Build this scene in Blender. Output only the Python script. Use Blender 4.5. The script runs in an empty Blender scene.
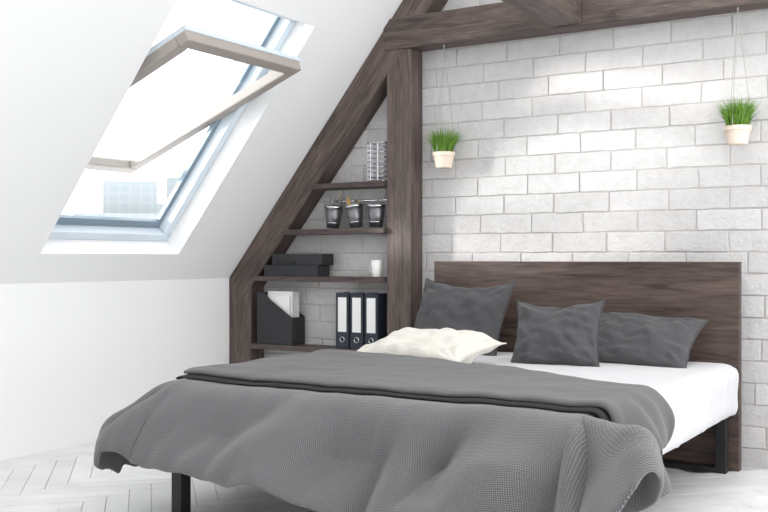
import bpy, bmesh, math, random
from mathutils import Vector, Matrix, noise
random.seed(7)
scene=bpy.context.scene
scene.view_settings.view_transform='Standard'
COL=scene.collection
FLOOR_L=-4.64
TH=math.atan(1.24); CT=math.cos(TH); ST=math.sin(TH)
X0=-4.64; Z0=0.965
YF=5.42; YW=5.58

# ---------------- materials ----------------
def srgb(r,g,b,k=1.0):
    f=lambda c:((c/255)/12.92 if c/255<=0.04045 else ((c/255+0.055)/1.055)**2.4)
    return (f(r)*k,f(g)*k,f(b)*k,1)
def newmat(name):
    m=bpy.data.materials.new(name); m.use_nodes=True
    nt=m.node_tree; b=nt.nodes['Principled BSDF']
    return m,nt,b
def simple(name,col,rough=0.5,metal=0.0,var=0.04,scale=12,bump=0.0,bscale=60):
    m,nt,b=newmat(name)
    tc=nt.nodes.new('ShaderNodeTexCoord')
    n=nt.nodes.new('ShaderNodeTexNoise'); n.inputs['Scale'].default_value=scale; n.inputs['Detail'].default_value=4
    nt.links.new(tc.outputs['Object'],n.inputs['Vector'])
    mix=nt.nodes.new('ShaderNodeMixRGB')
    mix.inputs[1].default_value=tuple(c*(1-var) for c in col[:3])+(1,)
    mix.inputs[2].default_value=tuple(min(1,c*(1+var)) for c in col[:3])+(1,)
    nt.links.new(n.outputs['Fac'],mix.inputs[0]); nt.links.new(mix.outputs[0],b.inputs['Base Color'])
    b.inputs['Roughness'].default_value=rough; b.inputs['Metallic'].default_value=metal
    if bump>0:
        n2=nt.nodes.new('ShaderNodeTexNoise'); n2.inputs['Scale'].default_value=bscale; n2.inputs['Detail'].default_value=5
        nt.links.new(tc.outputs['Object'],n2.inputs['Vector'])
        bp=nt.nodes.new('ShaderNodeBump'); bp.inputs['Strength'].default_value=bump; bp.inputs['Distance'].default_value=0.01
        nt.links.new(n2.outputs['Fac'],bp.inputs['Height']); nt.links.new(bp.outputs[0],b.inputs['Normal'])
    return m
def wood(name,dark,light,axis='X',rot=0.0,rough=0.55,s=1.0):
    m,nt,b=newmat(name)
    tc=nt.nodes.new('ShaderNodeTexCoord')
    mp0=nt.nodes.new('ShaderNodeMapping'); mp0.inputs['Rotation'].default_value=(0,rot,0)
    nt.links.new(tc.outputs['Object'],mp0.inputs['Vector'])
    mp=nt.nodes.new('ShaderNodeMapping')
    sc={'X':(1.2,14,14),'Y':(14,1.2,14),'Z':(14,14,1.2)}[axis]
    mp.inputs['Scale'].default_value=tuple(v*s for v in sc)
    nt.links.new(mp0.outputs[0],mp.inputs['Vector'])
    n=nt.nodes.new('ShaderNodeTexNoise'); n.inputs['Scale'].default_value=1.1; n.inputs['Detail'].default_value=9; n.inputs['Roughness'].default_value=0.65; n.inputs['Distortion'].default_value=1.5
    nt.links.new(mp.outputs[0],n.inputs['Vector'])
    n3=nt.nodes.new('ShaderNodeTexNoise'); n3.inputs['Scale'].default_value=8; n3.inputs['Detail'].default_value=6
    nt.links.new(mp.outputs[0],n3.inputs['Vector'])
    add=nt.nodes.new('ShaderNodeMixRGB'); add.inputs[0].default_value=0.35
    nt.links.new(n.outputs['Fac'],add.inputs[1]); nt.links.new(n3.outputs['Fac'],add.inputs[2])
    cr=nt.nodes.new('ShaderNodeValToRGB')
    cr.color_ramp.elements[0].position=0.38; cr.color_ramp.elements[0].color=dark
    cr.color_ramp.elements[1].position=0.62; cr.color_ramp.elements[1].color=light
    nt.links.new(add.outputs[0],cr.inputs[0]); nt.links.new(cr.outputs[0],b.inputs['Base Color'])
    b.inputs['Roughness'].default_value=rough
    bp=nt.nodes.new('ShaderNodeBump'); bp.inputs['Strength'].default_value=0.35; bp.inputs['Distance'].default_value=0.006
    nt.links.new(add.outputs[0],bp.inputs['Height']); nt.links.new(bp.outputs[0],b.inputs['Normal'])
    return m
def knit(name,c1,c2,scale=1.0,bump=0.5,rough=0.95,sheen=0.25,wr=0.0):
    m,nt,b=newmat(name)
    tc=nt.nodes.new('ShaderNodeTexCoord')
    def wave(rot,sc):
        mp=nt.nodes.new('ShaderNodeMapping'); mp.inputs['Rotation'].default_value=(0,0,rot)
        nt.links.new(tc.outputs['UV'],mp.inputs['Vector'])
        w=nt.nodes.new('ShaderNodeTexWave'); w.inputs['Scale'].default_value=sc; w.inputs['Distortion'].default_value=1.2; w.inputs['Detail'].default_value=1; w.inputs['Detail Scale'].default_value=2
        nt.links.new(mp.outputs[0],w.inputs['Vector']); return w
    w1=wave(0.0,26*scale); w2=wave(1.5708,26*scale)
    mul=nt.nodes.new('ShaderNodeMixRGB'); mul.blend_type='MULTIPLY'; mul.inputs[0].default_value=1
    nt.links.new(w1.outputs['Fac'],mul.inputs[1]); nt.links.new(w2.outputs['Fac'],mul.inputs[2])
    mix=nt.nodes.new('ShaderNodeMixRGB'); mix.inputs[1].default_value=c1; mix.inputs[2].default_value=c2
    nt.links.new(mul.outputs[0],mix.inputs[0]); nt.links.new(mix.outputs[0],b.inputs['Base Color'])
    b.inputs['Roughness'].default_value=rough
    b.inputs['Sheen Weight'].default_value=sheen; b.inputs['Sheen Roughness'].default_value=0.5
    bp=nt.nodes.new('ShaderNodeBump'); bp.inputs['Strength'].default_value=bump; bp.inputs['Distance'].default_value=0.003
    nt.links.new(mul.outputs[0],bp.inputs['Height'])
    last=bp
    if wr>0:
        n2=nt.nodes.new('ShaderNodeTexNoise'); n2.inputs['Scale'].default_value=7; n2.inputs['Detail'].default_value=3; n2.inputs['Distortion'].default_value=1.5
        nt.links.new(tc.outputs['UV'],n2.inputs['Vector'])
        b2=nt.nodes.new('ShaderNodeBump'); b2.inputs['Strength'].default_value=wr; b2.inputs['Distance'].default_value=0.03
        nt.links.new(n2.outputs['Fac'],b2.inputs['Height']); nt.links.new(bp.outputs[0],b2.inputs['Normal']); last=b2
    nt.links.new(last.outputs[0],b.inputs['Normal'])
    return m

M_wall=simple('white_plaster',(0.855,0.855,0.855,1),0.8,var=0.01,scale=3,bump=0.05,bscale=90)
M_ceil=M_wall
def brickmat():
    m,nt,b=newmat('painted_brick')
    tc=nt.nodes.new('ShaderNodeTexCoord')
    g=nt.nodes.new('ShaderNodeNewGeometry')
    cr=nt.nodes.new('ShaderNodeValToRGB')
    cr.color_ramp.elements[0].color=(0.56,0.55,0.545,1); cr.color_ramp.elements[1].color=(0.63,0.62,0.615,1)
    nt.links.new(g.outputs['Random Per Island'],cr.inputs[0])
    n=nt.nodes.new('ShaderNodeTexNoise'); n.inputs['Scale'].default_value=14; n.inputs['Detail'].default_value=8; n.inputs['Roughness'].default_value=0.7
    nt.links.new(tc.outputs['Object'],n.inputs['Vector'])
    r2=nt.nodes.new('ShaderNodeValToRGB'); r2.color_ramp.elements[0].position=0.3; r2.color_ramp.elements[0].color=(0.84,0.825,0.82,1); r2.color_ramp.elements[1].position=0.55; r2.color_ramp.elements[1].color=(1,1,1,1)
    nt.links.new(n.outputs['Fac'],r2.inputs[0])
    mul=nt.nodes.new('ShaderNodeMixRGB'); mul.blend_type='MULTIPLY'; mul.inputs[0].default_value=0.6
    nt.links.new(cr.outputs[0],mul.inputs[1]); nt.links.new(r2.outputs[0],mul.inputs[2])
    nt.links.new(mul.outputs[0],b.inputs['Base Color']); b.inputs['Roughness'].default_value=0.85
    n2=nt.nodes.new('ShaderNodeTexNoise'); n2.inputs['Scale'].default_value=30; n2.inputs['Detail'].default_value=9; n2.inputs['Roughness'].default_value=0.7
    nt.links.new(tc.outputs['Object'],n2.inputs['Vector'])
    bp=nt.nodes.new('ShaderNodeBump'); bp.inputs['Strength'].default_value=0.8; bp.inputs['Distance'].default_value=0.014
    nt.links.new(n2.outputs['Fac'],bp.inputs['Height']); nt.links.new(bp.outputs[0],b.inputs['Normal'])
    return m
M_brick=brickmat()
M_mortar=simple('mortar',srgb(186,182,180),0.95,var=0.12,scale=20,bump=0.6,bscale=80)
BD=srgb(68,56,51,0.68); BL=srgb(120,104,97,0.75)
M_beamX=wood('beam_wood_x',BD,BL,'X'); M_beamY=wood('beam_wood_y',BD,BL,'Y'); M_beamZ=wood('beam_wood_z',BD,BL,'Z')
M_raf=wood('rafter_wood',BD,BL,'X',rot=TH)
M_shelf=wood('shelf_wood',srgb(62,51,47,.75),srgb(104,90,84,.75),'X')
M_head=wood('headboard_wood',srgb(58,44,39,.6),srgb(110,90,82,.7),'X',s=0.7)
def floormat():
    m,nt,b=newmat('whitewashed_oak')
    g=nt.nodes.new('ShaderNodeNewGeometry'); tc=nt.nodes.new('ShaderNodeTexCoord')
    cr=nt.nodes.new('ShaderNodeValToRGB'); cr.color_ramp.elements[0].color=(0.72,0.72,0.72,1); cr.color_ramp.elements[1].color=(0.80,0.80,0.80,1)
    nt.links.new(g.outputs['Random Per Island'],cr.inputs[0])
    n=nt.nodes.new('ShaderNodeTexNoise'); n.inputs['Scale'].default_value=5; n.inputs['Detail'].default_value=8
    nt.links.new(tc.outputs['Object'],n.inputs['Vector'])
    r2=nt.nodes.new('ShaderNodeValToRGB'); r2.color_ramp.elements[0].position=0.3; r2.color_ramp.elements[0].color=(0.85,0.85,0.86,1); r2.color_ramp.elements[1].position=0.6; r2.color_ramp.elements[1].color=(1,1,1,1)
    nt.links.new(n.outputs['Fac'],r2.inputs[0])
    mul=nt.nodes.new('ShaderNodeMixRGB'); mul.blend_type='MULTIPLY'; mul.inputs[0].default_value=0.7
    nt.links.new(cr.outputs[0],mul.inputs[1]); nt.links.new(r2.outputs[0],mul.inputs[2])
    nt.links.new(mul.outputs[0],b.inputs['Base Color']); b.inputs['Roughness'].default_value=0.4
    return m
M_floor=floormat()
M_gap=simple('floor_gap',(0.55,0.55,0.55,1),0.9)
M_black=simple('black_metal',(0.012,0.012,0.014,1),0.4,metal=0.2)
M_bplast=simple('black_card',(0.018,0.019,0.022,1),0.55,bump=0.1)
M_navy=simple('navy_binder',(0.014,0.019,0.032,1),0.5,bump=0.1)
M_white=simple('white_paper',(0.80,0.80,0.79,1),0.7,var=0.02)
M_cup=simple('white_ceramic',(0.82,0.81,0.79,1),0.25,var=0.01)
M_pot=simple('cream_pot',srgb(228,211,194),0.6,var=0.02)
M_soil=simple('soil',(0.05,0.035,0.025,1),1,var=0.4,scale=80,bump=0.6)
M_grass=simple('grass_blade',srgb(108,152,48,.85),0.55,var=0.45,scale=25)
M_string=simple('string',(0.35,0.34,0.32,1),0.8)
M_chrome=simple('chrome',(0.6,0.6,0.62,1),0.2,metal=1)
M_steel=simple('dark_steel_mesh',(0.20,0.20,0.21,1),0.35,metal=0.8,var=0.3,scale=150)
M_pencil=simple('pencil_yellow',srgb(235,190,60,.8),0.5)
M_pencil2=simple('pencil_grey',srgb(120,120,125),0.5)
M_sheet=simple('white_sheet',(0.60,0.60,0.615,1),0.9,var=0.01,bump=0.25,bscale=14)
M_cream=knit('cream_fabric',srgb(206,202,194),srgb(216,213,205),1.6,0.15,wr=0.4)
M_pillow=knit('charcoal_fabric',srgb(84,84,87,.6),srgb(108,108,111,.65),2.6,0.3,sheen=0.12,wr=0.45)
M_duvet=knit('knitted_grey',srgb(96,96,98,.64),srgb(146,146,148,.78),2.2,0.55,sheen=0.25)
M_throw=knit('smooth_grey',srgb(98,98,100,.6),srgb(116,116,118,.65),2.6,0.2,sheen=0.15,wr=0.15)
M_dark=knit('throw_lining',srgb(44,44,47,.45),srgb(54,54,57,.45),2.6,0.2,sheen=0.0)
M_sash=simple('taupe_sash',srgb(178,169,162,.82),0.45,var=0.04)
M_frame=simple('window_frame_paint',srgb(206,216,224),0.35,var=0.02)
M_frame2=simple('window_flashing',srgb(160,178,192,.7),0.35,metal=0.3)
def glassmat():
    m,nt,b=newmat('window_glass'); nt.nodes.remove(b)
    out=[n for n in nt.nodes if n.type=='OUTPUT_MATERIAL'][0]
    t=nt.nodes.new('ShaderNodeBsdfTransparent'); t.inputs[0].default_value=(0.93,0.97,0.99,1)
    g=nt.nodes.new('ShaderNodeBsdfGlossy'); g.inputs['Roughness'].default_value=0.03
    mx=nt.nodes.new('ShaderNodeMixShader'); mx.inputs[0].default_value=0.12; nt.links.new(t.outputs[0],mx.inputs[1]); nt.links.new(g.outputs[0],mx.inputs[2])
    nt.links.new(mx.outputs[0],out.inputs['Surface']); return m
M_glass=glassmat()
def citymat():
    m,nt,b=newmat('tower_facade')
    tc=nt.nodes.new('ShaderNodeTexCoord'); mp=nt.nodes.new('ShaderNodeMapping'); mp.inputs['Rotation'].default_value=(1.5708,0,0)
    nt.links.new(tc.outputs['Object'],mp.inputs['Vector'])
    br=nt.nodes.new('ShaderNodeTexBrick'); br.offset=0; br.inputs['Scale'].default_value=1; br.inputs['Brick Width'].default_value=0.7; br.inputs['Row Height'].default_value=0.6; br.inputs['Mortar Size'].default_value=0.1
    br.inputs['Color1'].default_value=(0.285,0.325,0.345,1); br.inputs['Color2'].default_value=(0.295,0.335,0.355,1); br.inputs['Mortar'].default_value=(0.32,0.35,0.365,1)
    nt.links.new(mp.outputs[0],br.inputs['Vector']); nt.links.new(br.outputs['Color'],b.inputs['Base Color']); b.inputs['Roughness'].default_value=0.6
    return m
M_city=citymat()

# ---------------- mesh helpers ----------------
class MB:
    def __init__(s): s.v=[]; s.f=[]; s.m=[]; s.uv=None
    def add(s,vs,fs,mi=0):
        o=len(s.v); s.v+= [tuple(v) for v in vs]; s.f+=[tuple(i+o for i in f) for f in fs]; s.m+=[mi]*len(fs)
    def box(s,lo,hi,T=None,mi=0):
        vs=[]
        for x in (lo[0],hi[0]):
            for y in (lo[1],hi[1]):
                for z in (lo[2],hi[2]):
                    p=Vector((x,y,z)); vs.append(T(p) if T else p)
        s.add(vs,[(0,1,3,2),(4,6,7,5),(0,4,5,1),(2,3,7,6),(0,2,6,4),(1,5,7,3)],mi)
    def tube(s,p,q,r,n=8,mi=0,r2=None):
        p=Vector(p);q=Vector(q); d=(q-p).normalized(); a=d.orthogonal().normalized(); b=d.cross(a); r2=r if r2 is None else r2
        vs=[]
        for k in range(n):
            t=2*math.pi*k/n; o=a*math.cos(t)+b*math.sin(t); vs.append(p+o*r); vs.append(q+o*r2)
        fs=[(2*k,2*((k+1)%n),2*((k+1)%n)+1,2*k+1) for k in range(n)]
        fs.append(tuple(2*k for k in range(n))[::-1]); fs.append(tuple(2*k+1 for k in range(n)))
        s.add(vs,fs,mi)
    def lathe(s,prof,c,n=32,mi=0,T=None):
        vs=[];fs=[]
        for (r,z) in prof:
            for k in range(n):
                t=2*math.pi*k/n; p=Vector((r*math.cos(t),r*math.sin(t),z)); p=(T@p) if T else p; vs.append(p+Vector(c))
        for i in range(len(prof)-1):
            for k in range(n):
                fs.append((i*n+k,i*n+(k+1)%n,(i+1)*n+(k+1)%n,(i+1)*n+k))
        s.add(vs,fs,mi)
    def poly(s,pts,d,mi=0):
        n=len(pts); d=Vector(d)
        vs=[Vector(p) for p in pts]+[Vector(p)+d for p in pts]
        fs=[tuple(range(n)),tuple(range(n,2*n))[::-1]]+[(k,k+n,(k+1)%n+n,(k+1)%n) for k in range(n)]
        s.add(vs,fs,mi)
    def obj(s,name,mats,parent=None,bevel=0,smooth=False,seg=2):
        me=bpy.data.meshes.new(name); me.from_pydata(s.v,[],s.f)
        for i,p in enumerate(me.polygons): p.material_index=s.m[i]; p.use_smooth=smooth
        for m in (mats if isinstance(mats,list) else [mats]): me.materials.append(m)
        bm=bmesh.new(); bm.from_mesh(me); bmesh.ops.recalc_face_normals(bm,faces=bm.faces); bm.to_mesh(me); bm.free()
        o=bpy.data.objects.new(name,me); COL.objects.link(o)
        if bevel>0:
            b=o.modifiers.new('bevel','BEVEL'); b.width=bevel; b.segments=seg; b.limit_method='ANGLE'; b.angle_limit=0.6
        if parent: o.parent=parent
        return o
def empty(name,loc=(0,0,0)):
    e=bpy.data.objects.new(name,None); COL.objects.link(e); e.empty_display_size=0.1; return e
def S(p): # (s,y,d)
    return Vector((X0+p[0]*CT-p[2]*ST, p[1], Z0+p[0]*ST+p[2]*CT))

# ---------------- room shell ----------------
YB=-1.2
mb=MB(); mb.box((FLOOR_L-0.2,YB,-0.12),(1.6,YW+0.1,-0.012))
W=0.10; L=0.60; r2=math.sqrt(0.5)
def rot45(x,y): return ((x-y)*r2-2.2,(x+y)*r2+2.5)
g=0.0014
for i in range(-60,60):
    for j in range(-9,10):
        ox=i*W+j*L; oy=i*W-j*L
        for (x0,y0,x1,y1) in ((ox,oy,ox+L,oy+W),(ox-W,oy,ox,oy+L)):
            cx,cy=rot45((x0+x1)/2,(y0+y1)/2)
            if cx<FLOOR_L-0.15 or cx>1.5 or cy<YB or cy>YW-0.2: continue
            z=random.uniform(-0.0006,0)
            P=[rot45(x0+g,y0+g),rot45(x1-g,y0+g),rot45(x1-g,y1-g),rot45(x0+g,y1-g)]
            mb.poly([Vector((a,b,-0.014)) for a,b in P],(0,0,0.014+z),1)
floor=mb.obj('floor',[M_gap,M_floor])

mb=MB(); mb.box((X0-0.2,YB,-0.05),(X0,YW+0.1,Z0)); mb.obj('wall_left',M_wall)
mb=MB(); mb.box((X0-0.2,YB-0.12,-0.05),(1.6,YB,4.2)); mb.obj('front_light_blocker',M_wall)  # unseen wall behind the camera, added to cut light on the brick
SO0,SO1,YO0,YO1=0.215,1.93,3.68,4.77
RID=(-2.08-X0)/CT
mb=MB(); D=0.2
mb.box((-0.12,YB,0),(SO0,YW+0.1,D),S)
mb.box((SO1,YB,0),(RID+0.1,YW+0.1,D),S)
mb.box((SO0,YB,0),(SO1,YO0,D),S)
mb.box((SO0,YO1,0),(SO1,YW+0.1,D),S)
mb.obj('ceiling',M_ceil)

# brick gable wall
mb=MB()
mb.box((X0-0.1,YW,-0.05),(1.6,YW+0.12,4.2),mi=0)
BW,BH,gp=0.335,0.117,0.007
row=0; z=-0.03
while z<3.3:
    x=X0-0.3+(BW/2 if row%2 else 0)+random.uniform(-0.02,0.02)
    while x<0.6:
        w=BW+random.uniform(-0.012,0.012)
        if Z0+(x+w-X0)*1.24+0.05>z:
            d=random.uniform(0.003,0.009); j=lambda:random.uniform(-0.003,0.003)
            x0,x1,z0,z1=x+gp/2,x+w-gp/2,z+gp/2,z+BH-gp/2
            nx=5; vs=[];
            y=YW-d
            for k in range(nx+1):
                t=k/nx; xx=x0+(x1-x0)*t
                vs.append((xx+ (j() if k in(0,nx) else 0),y+j()*.5,z0+j())); vs.append((xx+(j() if k in(0,nx) else 0),y+j()*.5,z1+j()))
            for k in range(nx+1):
                vs.append((vs[2*k][0],YW+0.01,vs[2*k][2])); vs.append((vs[2*k+1][0],YW+0.01,vs[2*k+1][2]))
            o=2*(nx+1); fs=[]
            for k in range(nx):
                fs.append((2*k,2*k+2,2*k+3,2*k+1)); fs.append((2*k,o+2*k,o+2*k+2,2*k+2)); fs.append((2*k+1,2*k+3,o+2*k+3,o+2*k+1))
            fs.append((0,1,o+1,o)); fs.append((2*nx,o+2*nx,o+2*nx+1,2*nx+1))
            mb.add(vs,fs,1)
        x+=w
    z+=BH; row+=1
mb.obj('wall_back',[M_mortar,M_brick],bevel=0.004,seg=2)

# ---------------- timber ----------------
PT=0.195
mb=MB(); mb.box((X0+0.001,YF,0),(-4.44,YW-0.012,Z0-0.01)); mb.obj('timber_post',M_beamZ,bevel=0.006)
mb=MB(); mb.box((-3.33,YF,0),(-3.15,YW-0.012,2.429)); mb.obj('timber_post.001',M_beamZ,bevel=0.006)
mb=MB(); mb.box((0.0,YF-0.004,-PT),(RID-0.1,YW-0.012,-0.002),S); mb.obj('timber_rafter',M_raf,bevel=0.006)
mb=MB(); mb.box((-3.35,YF-0.012,2.43),(0.8,YW-0.012,2.63)); mb.obj('tie_beam',M_beamX,bevel=0.006)
mb=MB(); mb.box((-2.20,0.3,2.44),(-2.02,YF-0.02,2.64)); mb.obj('ceiling_joist',M_beamY,bevel=0.006)

# ---------------- window ----------------
win=empty('window_1')
mb=MB(); F0=0.13; F1=0.25; fw=0.055
mb.box((SO0,YO0,F0),(SO0+fw,YO1,F1),S); mb.box((SO1-fw,YO0,F0),(SO1,YO1,F1),S)
mb.box((SO0+fw,YO0,F0),(SO1-fw,YO0+fw,F1),S); mb.box((SO0+fw,YO1-fw,F0),(SO1-fw,YO1,F1),S)
mb.obj('fixed_frame',M_frame,win,bevel=0.006)
mb=MB()
mb.box((SO0-0.10,YO0-0.08,0.22),(SO0+0.03,YO1+0.08,0.27),S); mb.box((SO1-0.03,YO0-0.08,0.22),(SO1+0.1,YO1+0.08,0.27),S)
mb.box((SO0+0.03,YO0-0.08,0.22),(SO1-0.03,YO0+0.03,0.27),S); mb.box((SO0+0.03,YO1-0.03,0.22),(SO1-0.03,YO1+0.08,0.27),S)
mb.box((SO0+fw,YO0+fw,0.2),(SO0+fw+0.05,YO1-fw,0.235),S)
mb.box((SO0+fw+0.05,YO1-fw-0.03,0.2),(SO1-fw,YO1-fw,0.235),S)
mb.obj('outer_flashing',M_frame2,win,bevel=0.005)
Bp=Vector((-4.86,0,1.66)); Tp=Vector((-3.47,0,2.205)); e1=(Tp-Bp).normalized(); Ls=(Tp-Bp).length; e3=Vector((-e1.z,0,e1.x))
def SS(p): return Bp+e1*p[0]+Vector((0,p[1],0))+e3*p[2]
ya,yb=YO0+fw+0.01,YO1-fw-0.01
mb=MB(); sw=0.075; st=0.065
mb.box((0,ya,0),(sw,yb,st),SS); mb.box((Ls-sw,ya,0),(Ls,yb,st),SS)
mb.box((sw,ya,0),(Ls-sw,ya+sw,st),SS); mb.box((sw,yb-sw,0),(Ls-sw,yb,st),SS)
mb.obj('sash',M_sash,win,bevel=0.008)
mb=MB(); mb.box((Ls-0.05,ya-0.004,st-0.01),(Ls+0.008,yb+0.004,st+0.02),SS); mb.box((0,ya-0.004,st-0.01),(0.04,yb+0.004,st+0.02),SS)
mb.box((0.04,ya-0.004,st-0.01),(Ls-0.05,ya+0.03,st+0.02),SS); mb.box((0.04,yb-0.03,st-0.01),(Ls-0.05,yb+0.004,st+0.02),SS)
mb.obj('sash_cladding',M_frame,win,bevel=0.005)
mb=MB(); mb.add([SS((sw-0.01,ya+sw-0.01,0.028)),SS((Ls-sw+0.01,ya+sw-0.01,0.028)),SS((Ls-sw+0.01,yb-sw+0.01,0.028)),SS((sw-0.01,yb-sw+0.01,0.028))],[(0,1,2,3)]); mb.obj('sash_glass',M_glass,win)
mb=MB(); c=SS((Ls/2,0,st/2)); mb.tube((c.x,ya-0.03,c.z),(c.x,ya+0.01,c.z),0.03,16); mb.tube((c.x,yb-0.01,c.z),(c.x,yb+0.03,c.z),0.03,16)
mb.obj('pivot_hinges',M_frame2,win)
for k,(ang,dist,w,h) in enumerate([(-46,70,7,5.0),(-53,90,14,3.0),(-43,85,6,6.5),(-58,75,12,3),(-36,95,12,3)]):
    a=math.radians(ang); cx,cy=dist*math.sin(a),dist*math.cos(a)
    mb=MB(); mb.box((-w/2,-w/2,-30),(w/2,w/2,h-1)); mb.box((-w/4,-w/4,h-1),(w/4,w/4,h+1.2))
    o=mb.obj('building' if k==0 else 'building.%03d'%k,M_city); o.location=(cx,cy,0); o.rotation_euler=(0,0,-a)

# ---------------- shelves ----------------
def shelf(name,z,y0=5.385,th=0.035):
    xl=X0+(z-Z0+PT/CT-0.05)/1.24 if z>0.9 else -4.44
    xl=max(xl,-4.44)
    mb=MB(); mb.box((xl,YF+0.004,z-th),(-3.332,YW-0.014,z)); mb.box((xl+0.012,y0,z-th),(-3.332,YF+0.004,z))
    return mb.obj(name,M_shelf,bevel=0.003)
ZS=[1.60,1.30,0.985,0.515]
for k,zz in enumerate(ZS): shelf('wall_shelf' if k==0 else 'wall_shelf.%03d'%k,zz)

mb=MB(); cx,cy,rx,ry=-3.425,5.478,0.076,0.066
def ringpt(t,z,f=1.0): return (cx+rx*f*math.cos(t),cy+ry*f*math.sin(t),z)
nn=24
for k in range(9):
    z=ZS[0]+0.004+k*0.031; f=1.0 if k%2==0 else 0.93
    for q in range(nn):
        a=2*math.pi*q/nn; b=2*math.pi*(q+1)/nn
        mb.tube(ringpt(a,z,f),ringpt(b,z+(0.0),f),0.0042 if k in(0,8) else 0.0034,6)
for q in range(8):
    a=2*math.pi*(q+0.5)/8; mb.tube(ringpt(a,ZS[0]+0.004,0.97),ringpt(a,ZS[0]+0.252,0.97),0.0028,6)
for q in range(4):
    a=math.pi*q/4; mb.tube(ringpt(a,ZS[0]+0.004),ringpt(a+math.pi,ZS[0]+0.004),0.0025,6)
mb.obj('wire_basket',M_chrome)
mb=MB(); mb.tube((-3.80,5.50,1.485),(-3.335,5.50,1.485),0.007,12)
for xx in (-3.78,-3.36): mb.tube((xx,5.50,1.485),(xx,5.57,1.485),0.006,8)
mb.obj('utensil_rail',M_chrome)
for k,xx in enumerate((-3.755,-3.595,-3.425)):
    e=empty('pencil_cup' if k==0 else 'pencil_cup.%03d'%k)
    tilt=[0.12,-0.08,0.06][k]
    T=Matrix.Rotation(tilt,3,'Y')@Matrix.Rotation(0.06,3,'X')@Matrix.Scale(1.10,3)
    c=Vector((xx-0.13*tilt,5.455,ZS[1]+0.008))
    mb=MB(); mb.lathe([(0.0,0.004),(0.036,0.004),(0.036,0.0),(0.038,0),(0.054,0.125),(0.051,0.125),(0.036,0.008),(0,0.008)],c,28,T=T)
    mb.obj('cup',M_steel,e,smooth=True)
    mb=MB(); mb.lathe([(0.0535,0.12),(0.057,0.12),(0.058,0.133),(0.053,0.136),(0.050,0.13),(0.0535,0.12)],c,28,T=T); mb.lathe([(0.0425,0.03),(0.044,0.03),(0.0447,0.036),(0.0435,0.036)],c,28,T=T)
    t1=T@Vector((0,0.053,0.13))+c; mb.tube((xx,5.50,1.492),t1,0.003)
    mb.tube(T@Vector((-0.055,0,0.13))+c,(xx,5.50,1.492),0.0025,6); mb.tube(T@Vector((0.055,0,0.13))+c,(xx,5.50,1.492),0.0025,6)
    mb.obj('rim_and_hook',M_chrome,e,smooth=True)
    if k<2:
        mb=MB()
        for t in range(8):
            a=random.uniform(0,6.28); r=random.uniform(0.005,0.02)
            p=T@Vector((math.cos(a)*r,math.sin(a)*r,0.012))+c; q=T@Vector((math.cos(a)*0.045,math.sin(a)*0.04,random.uniform(0.155,0.205)))+c
            mb.tube(p,q,0.0042,6,mi=(t%3==0))
        mb.obj('pencils',[M_pencil,M_pencil2] if k==1 else [M_pencil2,M_pencil],e)
e=empty('document_box'); zz=ZS[2]+0.0005
def tray(mb,x0,x1,y0,y1,z0,z1,t=0.008):
    mb.box((x0,y0,z0),(x1,y1,z0+t)); mb.box((x0,y0,z0+t),(x1,y0+t,z1)); mb.box((x0,y1-t,z0+t),(x1,y1,z1))
    mb.box((x0,y0+t,z0+t),(x0+t,y1-t,z1)); mb.box((x1-t,y0+t,z0+t),(x1,y1-t,z1))
mb=MB(); tray(mb,-4.30,-3.85,5.39,5.53,zz,zz+0.075); mb.obj('lower_tray',M_bplast,e,bevel=0.002)
mb=MB(); tray(mb,-4.235,-3.82,5.395,5.535,zz+0.076,zz+0.15); mb.box((-4.23,5.41,zz+0.12),(-3.83,5.53,zz+0.135)); mb.obj('upper_tray',M_bplast,e,bevel=0.002)
mb=MB(); mb.box((-4.20,5.388,zz+0.083),(-4.04,5.3945,zz+0.10)); mb.obj('label',M_black,e)
e=empty('coffee_mug'); c=(-3.425,5.45,ZS[2]+0.0005)
mb=MB(); mb.lathe([(0,0),(0.026,0),(0.03,0.006),(0.038,0.105),(0.0365,0.108),(0.034,0.105),(0.027,0.01),(0,0.01)],c,28); mb.obj('body',M_cup,e,smooth=True)
mb=MB(); pts=[Vector((c[0]-0.032-0.024*math.sin(t*math.pi/8),c[1],c[2]+0.082-0.06*t/8)) for t in range(9)]
for a,b in zip(pts,pts[1:]): mb.tube(a,b,0.005,8)
mb.obj('handle',M_cup,e,smooth=True)
e=empty('magazine_file'); z=ZS[3]+0.0005; x0,x1=-4.37,-4.07; y0,y1=5.40,5.55; t=0.006
mb=MB()
prof=[(x0,z),(x1,z),(x1,z+0.19),(x0+0.11,z+0.31),(x0+0.07,z+0.355),(x0,z+0.355)]
mb.poly([Vector((a,y0,b)) for a,b in prof],(0,t,0)); mb.poly([Vector((a,y1-t,b)) for a,b in prof],(0,t,0))
mb.box((x0,y0+t,z),(x0+t,y1-t,z+0.355)); mb.box((x1-t,y0+t,z),(x1,y1-t,z+0.19)); mb.box((x0+t,y0+t,z),(x1-t,y1-t,z+t))
mb.obj('file_case',M_bplast,e,bevel=0.0015)
mb=MB()
for k in range(6):
    yy=y0+0.02+k*0.018; h=random.uniform(0.335,0.365); mb.box((x0+0.08+random.uniform(-.02,.02),yy,z+t),(x1-0.02-random.uniform(0,.02),yy+0.006,z+h))
mb.obj('papers',M_white,e)
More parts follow.
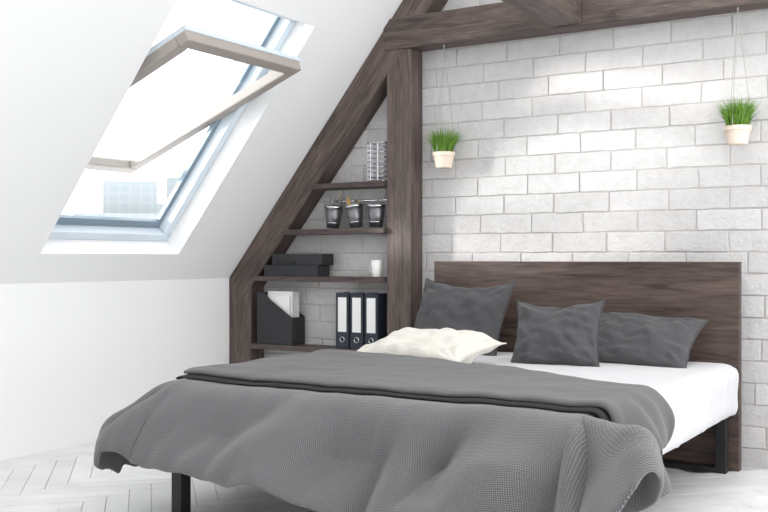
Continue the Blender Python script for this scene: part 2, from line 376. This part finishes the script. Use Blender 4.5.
for k in range(3):
    e=empty('ring_binder' if k==0 else 'ring_binder.%03d'%k); x0=-3.71+k*0.112; x1=x0+0.102; y0,y1=5.40,5.56; z=ZS[3]+0.0005; H=0.365
    mb=MB(); mb.box((x0,y0,z),(x0+0.004,y1,z+H)); mb.box((x1-0.004,y0,z),(x1,y1,z+H)); mb.box((x0+0.004,y0,z),(x1-0.004,y0+0.004,z+H)); mb.obj('cover',M_navy,e,bevel=0.0015)
    mb=MB(); mb.box((x0+0.006,y0+0.012,z+0.01),(x1-0.006,y1-0.01,z+H-0.02)); mb.obj('sheets',M_white,e)
    mb=MB(); mb.box((x0+0.018,y0-0.001,z+0.11),(x1-0.018,y0,z+H-0.03)); mb.obj('label',M_white,e)
    mb=MB(); cx=(x0+x1)/2
    for q in range(20):
        a=2*math.pi*q/20; b=2*math.pi*(q+1)/20
        mb.tube((cx+0.017*math.cos(a),y0-0.001,z+0.06+0.017*math.sin(a)),(cx+0.017*math.cos(b),y0-0.001,z+0.06+0.017*math.sin(b)),0.0025,6)
    mb.obj('finger_ring',M_chrome,e)

# ---------------- hanging plants ----------------
def plant(name,x,y,zc):
    e=empty(name)
    c=(x,y,zc-0.05)
    mb=MB(); mb.lathe([(0,0),(0.046,0),(0.05,0.004),(0.064,0.075),(0.070,0.075),(0.071,0.098),(0.066,0.098),(0.063,0.08),(0.06,0.08)],c,36); mb.obj('pot',M_pot,e,smooth=False)
    mb=MB(); mb.lathe([(0.0,0.088),(0.03,0.09),(0.0635,0.084)],c,24); mb.obj('soil',M_soil,e)
    mb=MB()
    for k in range(560):
        a=random.uniform(0,6.283); r=0.058*math.sqrt(random.random()); bx,by=x+r*math.cos(a),y+r*math.sin(a); bz=c[2]+0.085
        h=random.uniform(0.13,0.22)*(1.05-r*4); lean=random.uniform(0.0,0.06)+r*0.6; la=a+random.uniform(-0.8,0.8); w=random.uniform(0.0018,0.0034)
        ta=random.uniform(0,3.14); wx,wy=w*math.cos(ta),w*math.sin(ta); vs=[];n=4
        for q in range(n+1):
            t=q/n; px=bx+lean*t*t*math.cos(la); py=by+lean*t*t*math.sin(la); pz=bz+h*(t-0.15*t*t); ww=(1-t)**0.7
            if py>YW-0.02: py=YW-0.02
            vs.append((px-wx*ww,py-wy*ww,pz)); vs.append((px+wx*ww,py+wy*ww,pz))
        mb.add(vs,[(2*q,2*q+1,2*q+3,2*q+2) for q in range(n)])
    mb.obj('grass',M_grass,e)
    mb=MB(); top=(x,y,2.43)
    for k in range(3):
        a=math.radians(20+120*k); mb.tube((x+0.072*math.cos(a),y+0.072*math.sin(a),c[2]+0.09),top,0.0018,6)
    mb.tube(top,(x,y,2.415),0.006,8)
    mb.obj('strings',M_string,e)
plant('hanging_potted_grass',-2.935,5.455,1.715)
plant('hanging_potted_grass.001',-1.178,5.455,1.755)

# ---------------- bed ----------------
bed=empty('double_bed')
HX0,HX1=-2.952,-1.151
mb=MB()
for k in range(3):
    z0=[0,0.36,0.725][k]; z1=[0.359,0.724,1.088][k]
    mb.box((HX0,5.36,z0),(HX1,5.42,z1))
mb.obj('headboard',M_head,bed,bevel=0.0025)
MT=0.565
mb=MB()
LX0,LX1=-2.95,-1.195
for yc in (5.295,3.11):
    mb.box((LX0,yc-0.03,0),(LX0+0.055,yc+0.03,0.29)); mb.box((LX1-0.055,yc-0.03,0),(LX1,yc+0.03,0.29)); mb.box((LX0+0.055,yc-0.03,0),(LX1-0.055,yc+0.03,0.03)); mb.box((LX0+0.055,yc-0.03,0.25),(LX1-0.055,yc+0.03,0.29))
for xx in (LX0,LX1-0.10): mb.box((xx,3.14,0.265),(xx+0.055,5.265,0.29))
mb.box((LX0+0.055,3.14,0.262),(LX1-0.10,5.265,0.285))
mb.obj('metal_frame',M_black,bed,bevel=0.003)

def rbox(name,lo,hi,r,nx,ny,nz,mat,amp=0,parent=None):
    me=bpy.data.meshes.new(name)
    bm=bmesh.new()
    lo=Vector(lo);hi=Vector(hi)
    def face(o,u,v,nu,nv):
        g=[[bm.verts.new(o+u*(i/nu)+v*(j/nv)) for j in range(nv+1)] for i in range(nu+1)]
        for i in range(nu):
            for j in range(nv): bm.faces.new((g[i][j],g[i+1][j],g[i+1][j+1],g[i][j+1]))
    d=hi-lo; X=Vector((d.x,0,0));Y=Vector((0,d.y,0));Z=Vector((0,0,d.z))
    face(lo,X,Y,nx,ny);face(lo+Z,X,Y,nx,ny);face(lo,X,Z,nx,nz);face(lo+Y,X,Z,nx,nz);face(lo,Y,Z,ny,nz);face(lo+X,Y,Z,ny,nz)
    bmesh.ops.remove_doubles(bm,verts=bm.verts,dist=1e-5)
    for v in bm.verts:
        p=v.co; q=Vector([min(max(p[i],lo[i]+r),hi[i]-r) for i in range(3)]); dd=p-q
        if dd.length>1e-6:
            v.co=q+dd.normalized()*min(dd.length,r)
    bmesh.ops.recalc_face_normals(bm,faces=bm.faces)
    bm.normal_update()
    if amp:
        for v in bm.verts:
            p=v.co
            n=noise.noise(Vector((p.x*3,p.y*5,p.z*4)))+0.5*noise.noise(Vector((p.x*9,p.y*12,p.z*5)))
            side=abs(v.normal.z)<0.7
            k=1.0 if side else 0.30
            if side: n+=1.0*noise.noise(Vector((p.x*4,p.y*12+p.z*9,p.z*2)))
            v.co=p+v.normal*amp*n*k
    bm.to_mesh(me); bm.free()
    for f in me.polygons: f.use_smooth=True
    me.materials.append(mat); o=bpy.data.objects.new(name,me); COL.objects.link(o)
    if parent: o.parent=parent
    return o
matt=rbox('mattress',(-2.925,3.06,0.292),(-1.14,5.345,MT),0.07,50,100,16,M_sheet,0.013,bed)

# ---------------- draped bedding ----------------
EX0,EX1,EY0=-2.90,-1.165,3.09
R2=math.radians(98)
def drape(a,b,off,pl,pr,pf,fold=1.0,curl=0.0):
    ox=0.0
    if a<EX0-off: ox=a-(EX0-off)
    elif a>EX1+off: ox=a-(EX1+off)
    oy=0.0
    if b<EY0-off: oy=b-(EY0-off)
    ax,ay=abs(ox),abs(oy)
    r=(ax**3.2+ay**3.2)**(1/3.2) if (ax>0 or ay>0) else 0
    bx,by=a-ox,b-oy
    zt=MT+off
    puff=0.011*noise.noise(Vector((a*2.5,b*3.5,2.0)))+0.006*noise.noise(Vector((a*7,b*9,5.0)))
    puff+=0.004
    if r<=1e-6: return Vector((bx,by,zt+puff))
    h2=math.hypot(ax,ay); dx,dy=(ox/h2,oy/h2)
    ang=math.atan2(ay,ax)
    ps=pl if ox<0 else pr
    s=bx*1.0+by*1.3+ang*0.55*(1 if ox<0 else -1)
    t=ang/(math.pi/2); t=t*t*(3-2*t)
    right=min(1,max(0,(a+3.0)/1.3)); right=right*right*(3-2*right)
    pfl=pf-curl*0.34*(1-right)
    phm=ps+(pfl-ps)*t
    corner=4*(ang/(math.pi/2))*(1-ang/(math.pi/2))
    amp=fold*(0.8+1.2*right)
    phm+=amp*(0.13+0.08*corner)*noise.noise(Vector((s*2.3,2.0,1.7)))*2
    n=18; h=v=0; R=0.14
    cw=curl*(1-right)
    for k in range(n):
        q=(k+0.5)/n*r
        ph=phm*(1-(1-min(1,q/R))**2)
        c=min(1,max(0,(q-0.29)/0.14)); c=c*c*(3-2*c)
        ph+=cw*c*(R2-ph)
        h+=math.cos(ph)*r/n; v+=math.sin(ph)*r/n
    w=min(1,r/0.22)**1.2
    rip=amp*0.044*w*(noise.noise(Vector((s*3.2+r*1.4,7.0,r*1.5)))+0.5*noise.noise(Vector((s*7.5+r*3,11.0,r*3))))*2
    h+=rip*math.sin(phm); v-=rip*math.cos(phm)
    return Vector((bx+dx*h,by+dy*h,zt-v+puff))
def cloth(name,x0,x1,y0,y1f,off,nx,ny,mat,th,pl,pr,pf,fold,seed,hemw=0.0,cr=0.08,curl=0.0,short=0.0):
    vs=[];fs=[];uvs=[]
    ymid=y1f(-2.5)
    for j in range(ny+1):
        for i in range(nx+1):
            u=i/nx; v=j/ny
            x=x0+(x1-x0)*u; y=y0+(ymid-y0)*v
            for cx,sx in ((x0+cr,-1),(x1-cr,1)):
                for cy,sy in ((y0+cr,-1),(ymid-cr,1)):
                    ddx=(x-cx)*sx; ddy=(y-cy)*sy
                    if ddx>0 and ddy>0:
                        m=max(ddx,ddy); l=math.hypot(ddx,ddy); x=cx+sx*ddx*m/l; y=cy+sy*ddy*m/l
            y=y0+(y-y0)*(y1f(x)-y0)/(ymid-y0)
            yy=y+hemw*noise.noise(Vector((x*2.2,seed,3)))*(1-v)+0.03*noise.noise(Vector((x*2.5,seed+4,8)))*v
            lf=min(1,max(0,(-2.3-x)/0.7)); yy+=short*lf*(1-v)
            vs.append(drape(x,yy,off,pl,pr,pf,fold,curl)); uvs.append((x,y))
    for j in range(ny):
        for i in range(nx):
            a=j*(nx+1)+i; fs.append((a,a+1,a+nx+2,a+nx+1))
    nrm=[Vector((0,0,0)) for _ in vs]
    for f in fs:
        n=(vs[f[1]]-vs[f[0]]).cross(vs[f[3]]-vs[f[0]])
        if n.length>0: n.normalize()
        for k in f: nrm[k]+=n
    for k in range(len(nrm)): nrm[k].normalize()
    top=[];bot=[]
    for j in range(ny+1):
        for i in range(nx+1):
            k=j*(nx+1)+i
            e=min(i,nx-i,j,ny-j); sp=1.0 if e>=4 else math.sqrt(max(0,1-(1-(e+0.6)/4.6)**2))
            top.append(vs[k]+nrm[k]*th*(0.25+0.75*sp)); bot.append(vs[k]+nrm[k]*th*(0.25-0.25*sp))
    N=len(vs); V=top+bot; F=list(fs)+[tuple(x+N for x in f[::-1]) for f in fs]
    def idx(i,j): return j*(nx+1)+i
    ring=[idx(i,0) for i in range(nx)]+[idx(nx,j) for j in range(ny)]+[idx(nx-i,ny) for i in range(nx)]+[idx(0,ny-j) for j in range(ny)]
    for k in range(len(ring)):
        a,b=ring[k],ring[(k+1)%len(ring)]
        F.append((b,a,a+N,b+N))
    me=bpy.data.meshes.new(name); me.from_pydata([tuple(v) for v in V],[],F)
    uv=me.uv_layers.new(name='UVMap'); U=uvs+uvs
    for l in me.loops: uv.data[l.index].uv=U[l.vertex_index]
    me.materials.append(mat)
    for p in me.polygons: p.use_smooth=True
    o=bpy.data.objects.new(name,me); COL.objects.link(o); o.parent=bed
    s=o.modifiers.new('sub','SUBSURF'); s.levels=1; s.render_levels=1
    return o
def back(x,d=0.0):
    u=min(1.25,max(0,(x+3.0)/1.86))
    return 4.28-0.62*u**1.5-d
R=math.radians
cloth('quilt',-3.45,-0.82,2.655,lambda x:back(x,0.10),0.004,160,100,M_duvet,0.026,R(27),R(62),R(62),1.0,2.0,hemw=0.06,cr=0.14,curl=0.9,short=0.05)
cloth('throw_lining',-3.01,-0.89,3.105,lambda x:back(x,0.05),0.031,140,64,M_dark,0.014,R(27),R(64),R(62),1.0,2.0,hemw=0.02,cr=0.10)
cloth('folded_throw',-3.00,-0.90,3.145,lambda x:back(x,0.0),0.044,140,64,M_throw,0.024,R(27),R(64),R(62),1.0,2.0,hemw=0.02,cr=0.10)

# ---------------- pillows ----------------
def pillow(name,w,h,t,loc,tilt,yaw,mat,seed=0,roll=0,wr=0.010,sag=0.0):
    N=44; vs=[];fs=[]
    rnd=Vector((seed*7.3,seed*3.1,0))
    def pt(u,v,side):
        x=u*w/2*(1-0.09*(1-v*v)*abs(u)**2); y=v*h/2*(1-0.11*(1-u*u)*abs(v)**2)
        e=((1-abs(u)**2.6)*(1-abs(v)**2.6))
        y-=sag*h*(1-u*u)*max(0,v)**2*0.5
        x+=0.006*noise.noise(Vector((v*3,seed,u))); y+=0.008*noise.noise(Vector((u*3,seed+2,v)))
        n=noise.noise(Vector((u*1.6,v*1.6,side))+rnd)+0.6*noise.noise(Vector((u*4,v*4,side*2))+rnd)
        z=side*t/2*(max(e,0)**0.6)
        cr=0
        for cu in (-1,1):
            for cv in (-1,1):
                du,dv=(u-cu),(v-cv); rr=math.hypot(du,dv); an=math.atan2(abs(dv),abs(du)+1e-5)
                cr+=math.sin(an*11+seed*2+cu+cv*2+2*noise.noise(Vector((rr*2,an,seed))))*math.exp(-rr*1.6)
        fine=abs(noise.noise(Vector((u*2.6+side*5,v*3.2+u,seed*1.7))))
        z+=side*(n*wr*2.2+cr*wr*1.1-(0.35-fine)*wr*1.6)*min(1,e*3)
        return Vector((x,y,z))
    idx={}
    for side in (1,-1):
        for j in range(N+1):
            for i in range(N+1):
                u=-1+2*i/N; v=-1+2*j/N
                b=i in(0,N) or j in(0,N)
                if b and (i,j,0) in idx: idx[(i,j,side)]=idx[(i,j,0)]; continue
                idx[(i,j,side)]=len(vs)
                if b: idx[(i,j,0)]=len(vs)
                vs.append(pt(u,v,side if not b else 0))
    for side in (1,-1):
        for j in range(N):
            for i in range(N):
                q=(idx[(i,j,side)],idx[(i+1,j,side)],idx[(i+1,j+1,side)],idx[(i,j+1,side)])
                fs.append(q if side==1 else q[::-1])
    me=bpy.data.meshes.new(name); me.from_pydata([tuple(v) for v in vs],[],fs)
    uv=me.uv_layers.new(name='UVMap')
    for l in me.loops:
        c=me.vertices[l.vertex_index].co; uv.data[l.index].uv=(c.x,c.y)
    me.materials.append(mat)
    for p in me.polygons: p.use_smooth=True
    o=bpy.data.objects.new(name,me); COL.objects.link(o)
    R=Matrix.Rotation(math.radians(yaw),4,'Z')@Matrix.Rotation(math.radians(tilt),4,'X')@Matrix.Rotation(math.radians(roll),4,'Z')
    o.matrix_world=Matrix.Translation(Vector(loc))@R
    s=o.modifiers.new('sub','SUBSURF'); s.levels=1; s.render_levels=1
    ring=[(i,0) for i in range(N)]+[(N,j) for j in range(N)]+[(N-i,N) for i in range(N)]+[(0,N-j) for j in range(N)]
    cu=bpy.data.curves.new('piping','CURVE'); cu.dimensions='3D'; cu.bevel_depth=0.003; sp=cu.splines.new('POLY'); sp.points.add(len(ring)-1); sp.use_cyclic_u=True
    for k,(i,j) in enumerate(ring): sp.points[k].co=(*vs[idx[(i,j,0)]],1)
    cu.materials.append(mat); co=bpy.data.objects.new('piping',cu); COL.objects.link(co); co.parent=o
    return o
pillow('throw_pillow',0.62,0.49,0.18,(-2.67,5.15,MT+0.195),63,-3,M_pillow,1,roll=-2,sag=0.12,wr=0.013)
pillow('throw_pillow.001',0.47,0.37,0.17,(-1.94,4.83,MT+0.155),66,4,M_pillow,2,roll=2,sag=0.14,wr=0.013)
pillow('bed_pillow',0.60,0.42,0.17,(-1.60,5.13,MT+0.115),34,0,M_pillow,3,roll=-3,wr=0.012)
pillow('bed_pillow.001',0.66,0.46,0.16,(-2.49,4.45,MT+0.080),7,-4,M_cream,4,wr=0.014)

# ---------------- light ----------------
w=bpy.data.worlds.new('World'); scene.world=w; w.use_nodes=True; nt=w.node_tree; bg=nt.nodes['Background']
tc=nt.nodes.new('ShaderNodeTexCoord'); sx=nt.nodes.new('ShaderNodeSeparateXYZ'); nt.links.new(tc.outputs['Generated'],sx.inputs[0])
cr=nt.nodes.new('ShaderNodeValToRGB'); cr.color_ramp.elements[0].position=0.0; cr.color_ramp.elements[0].color=(0.94,0.97,1.0,1); cr.color_ramp.elements[1].position=0.35; cr.color_ramp.elements[1].color=(1,1,0.995,1)
nt.links.new(sx.outputs['Z'],cr.inputs[0]); nt.links.new(cr.outputs[0],bg.inputs[0]); bg.inputs[1].default_value=2.75
sd=bpy.data.lights.new('sun','SUN'); sd.energy=3.8; sd.angle=math.radians(6.0); sd.color=(1,0.97,0.93)
so=bpy.data.objects.new('sun',sd); COL.objects.link(so)
d=Vector((1.45,1.0,-0.25)); so.rotation_euler=d.to_track_quat('-Z','Y').to_euler(); so.location=(-8,0,4)

# ---------------- camera ----------------
cd=bpy.data.cameras.new('camera'); cam=bpy.data.objects.new('camera',cd); COL.objects.link(cam)
cam.location=(0,0,1.108); cam.rotation_euler=(math.radians(90),0,math.atan2(0.526,0.851))
cd.sensor_width=36; cd.lens=997/768*36; cd.shift_y=2/768; cd.clip_start=0.05; cd.clip_end=500
scene.camera=cam
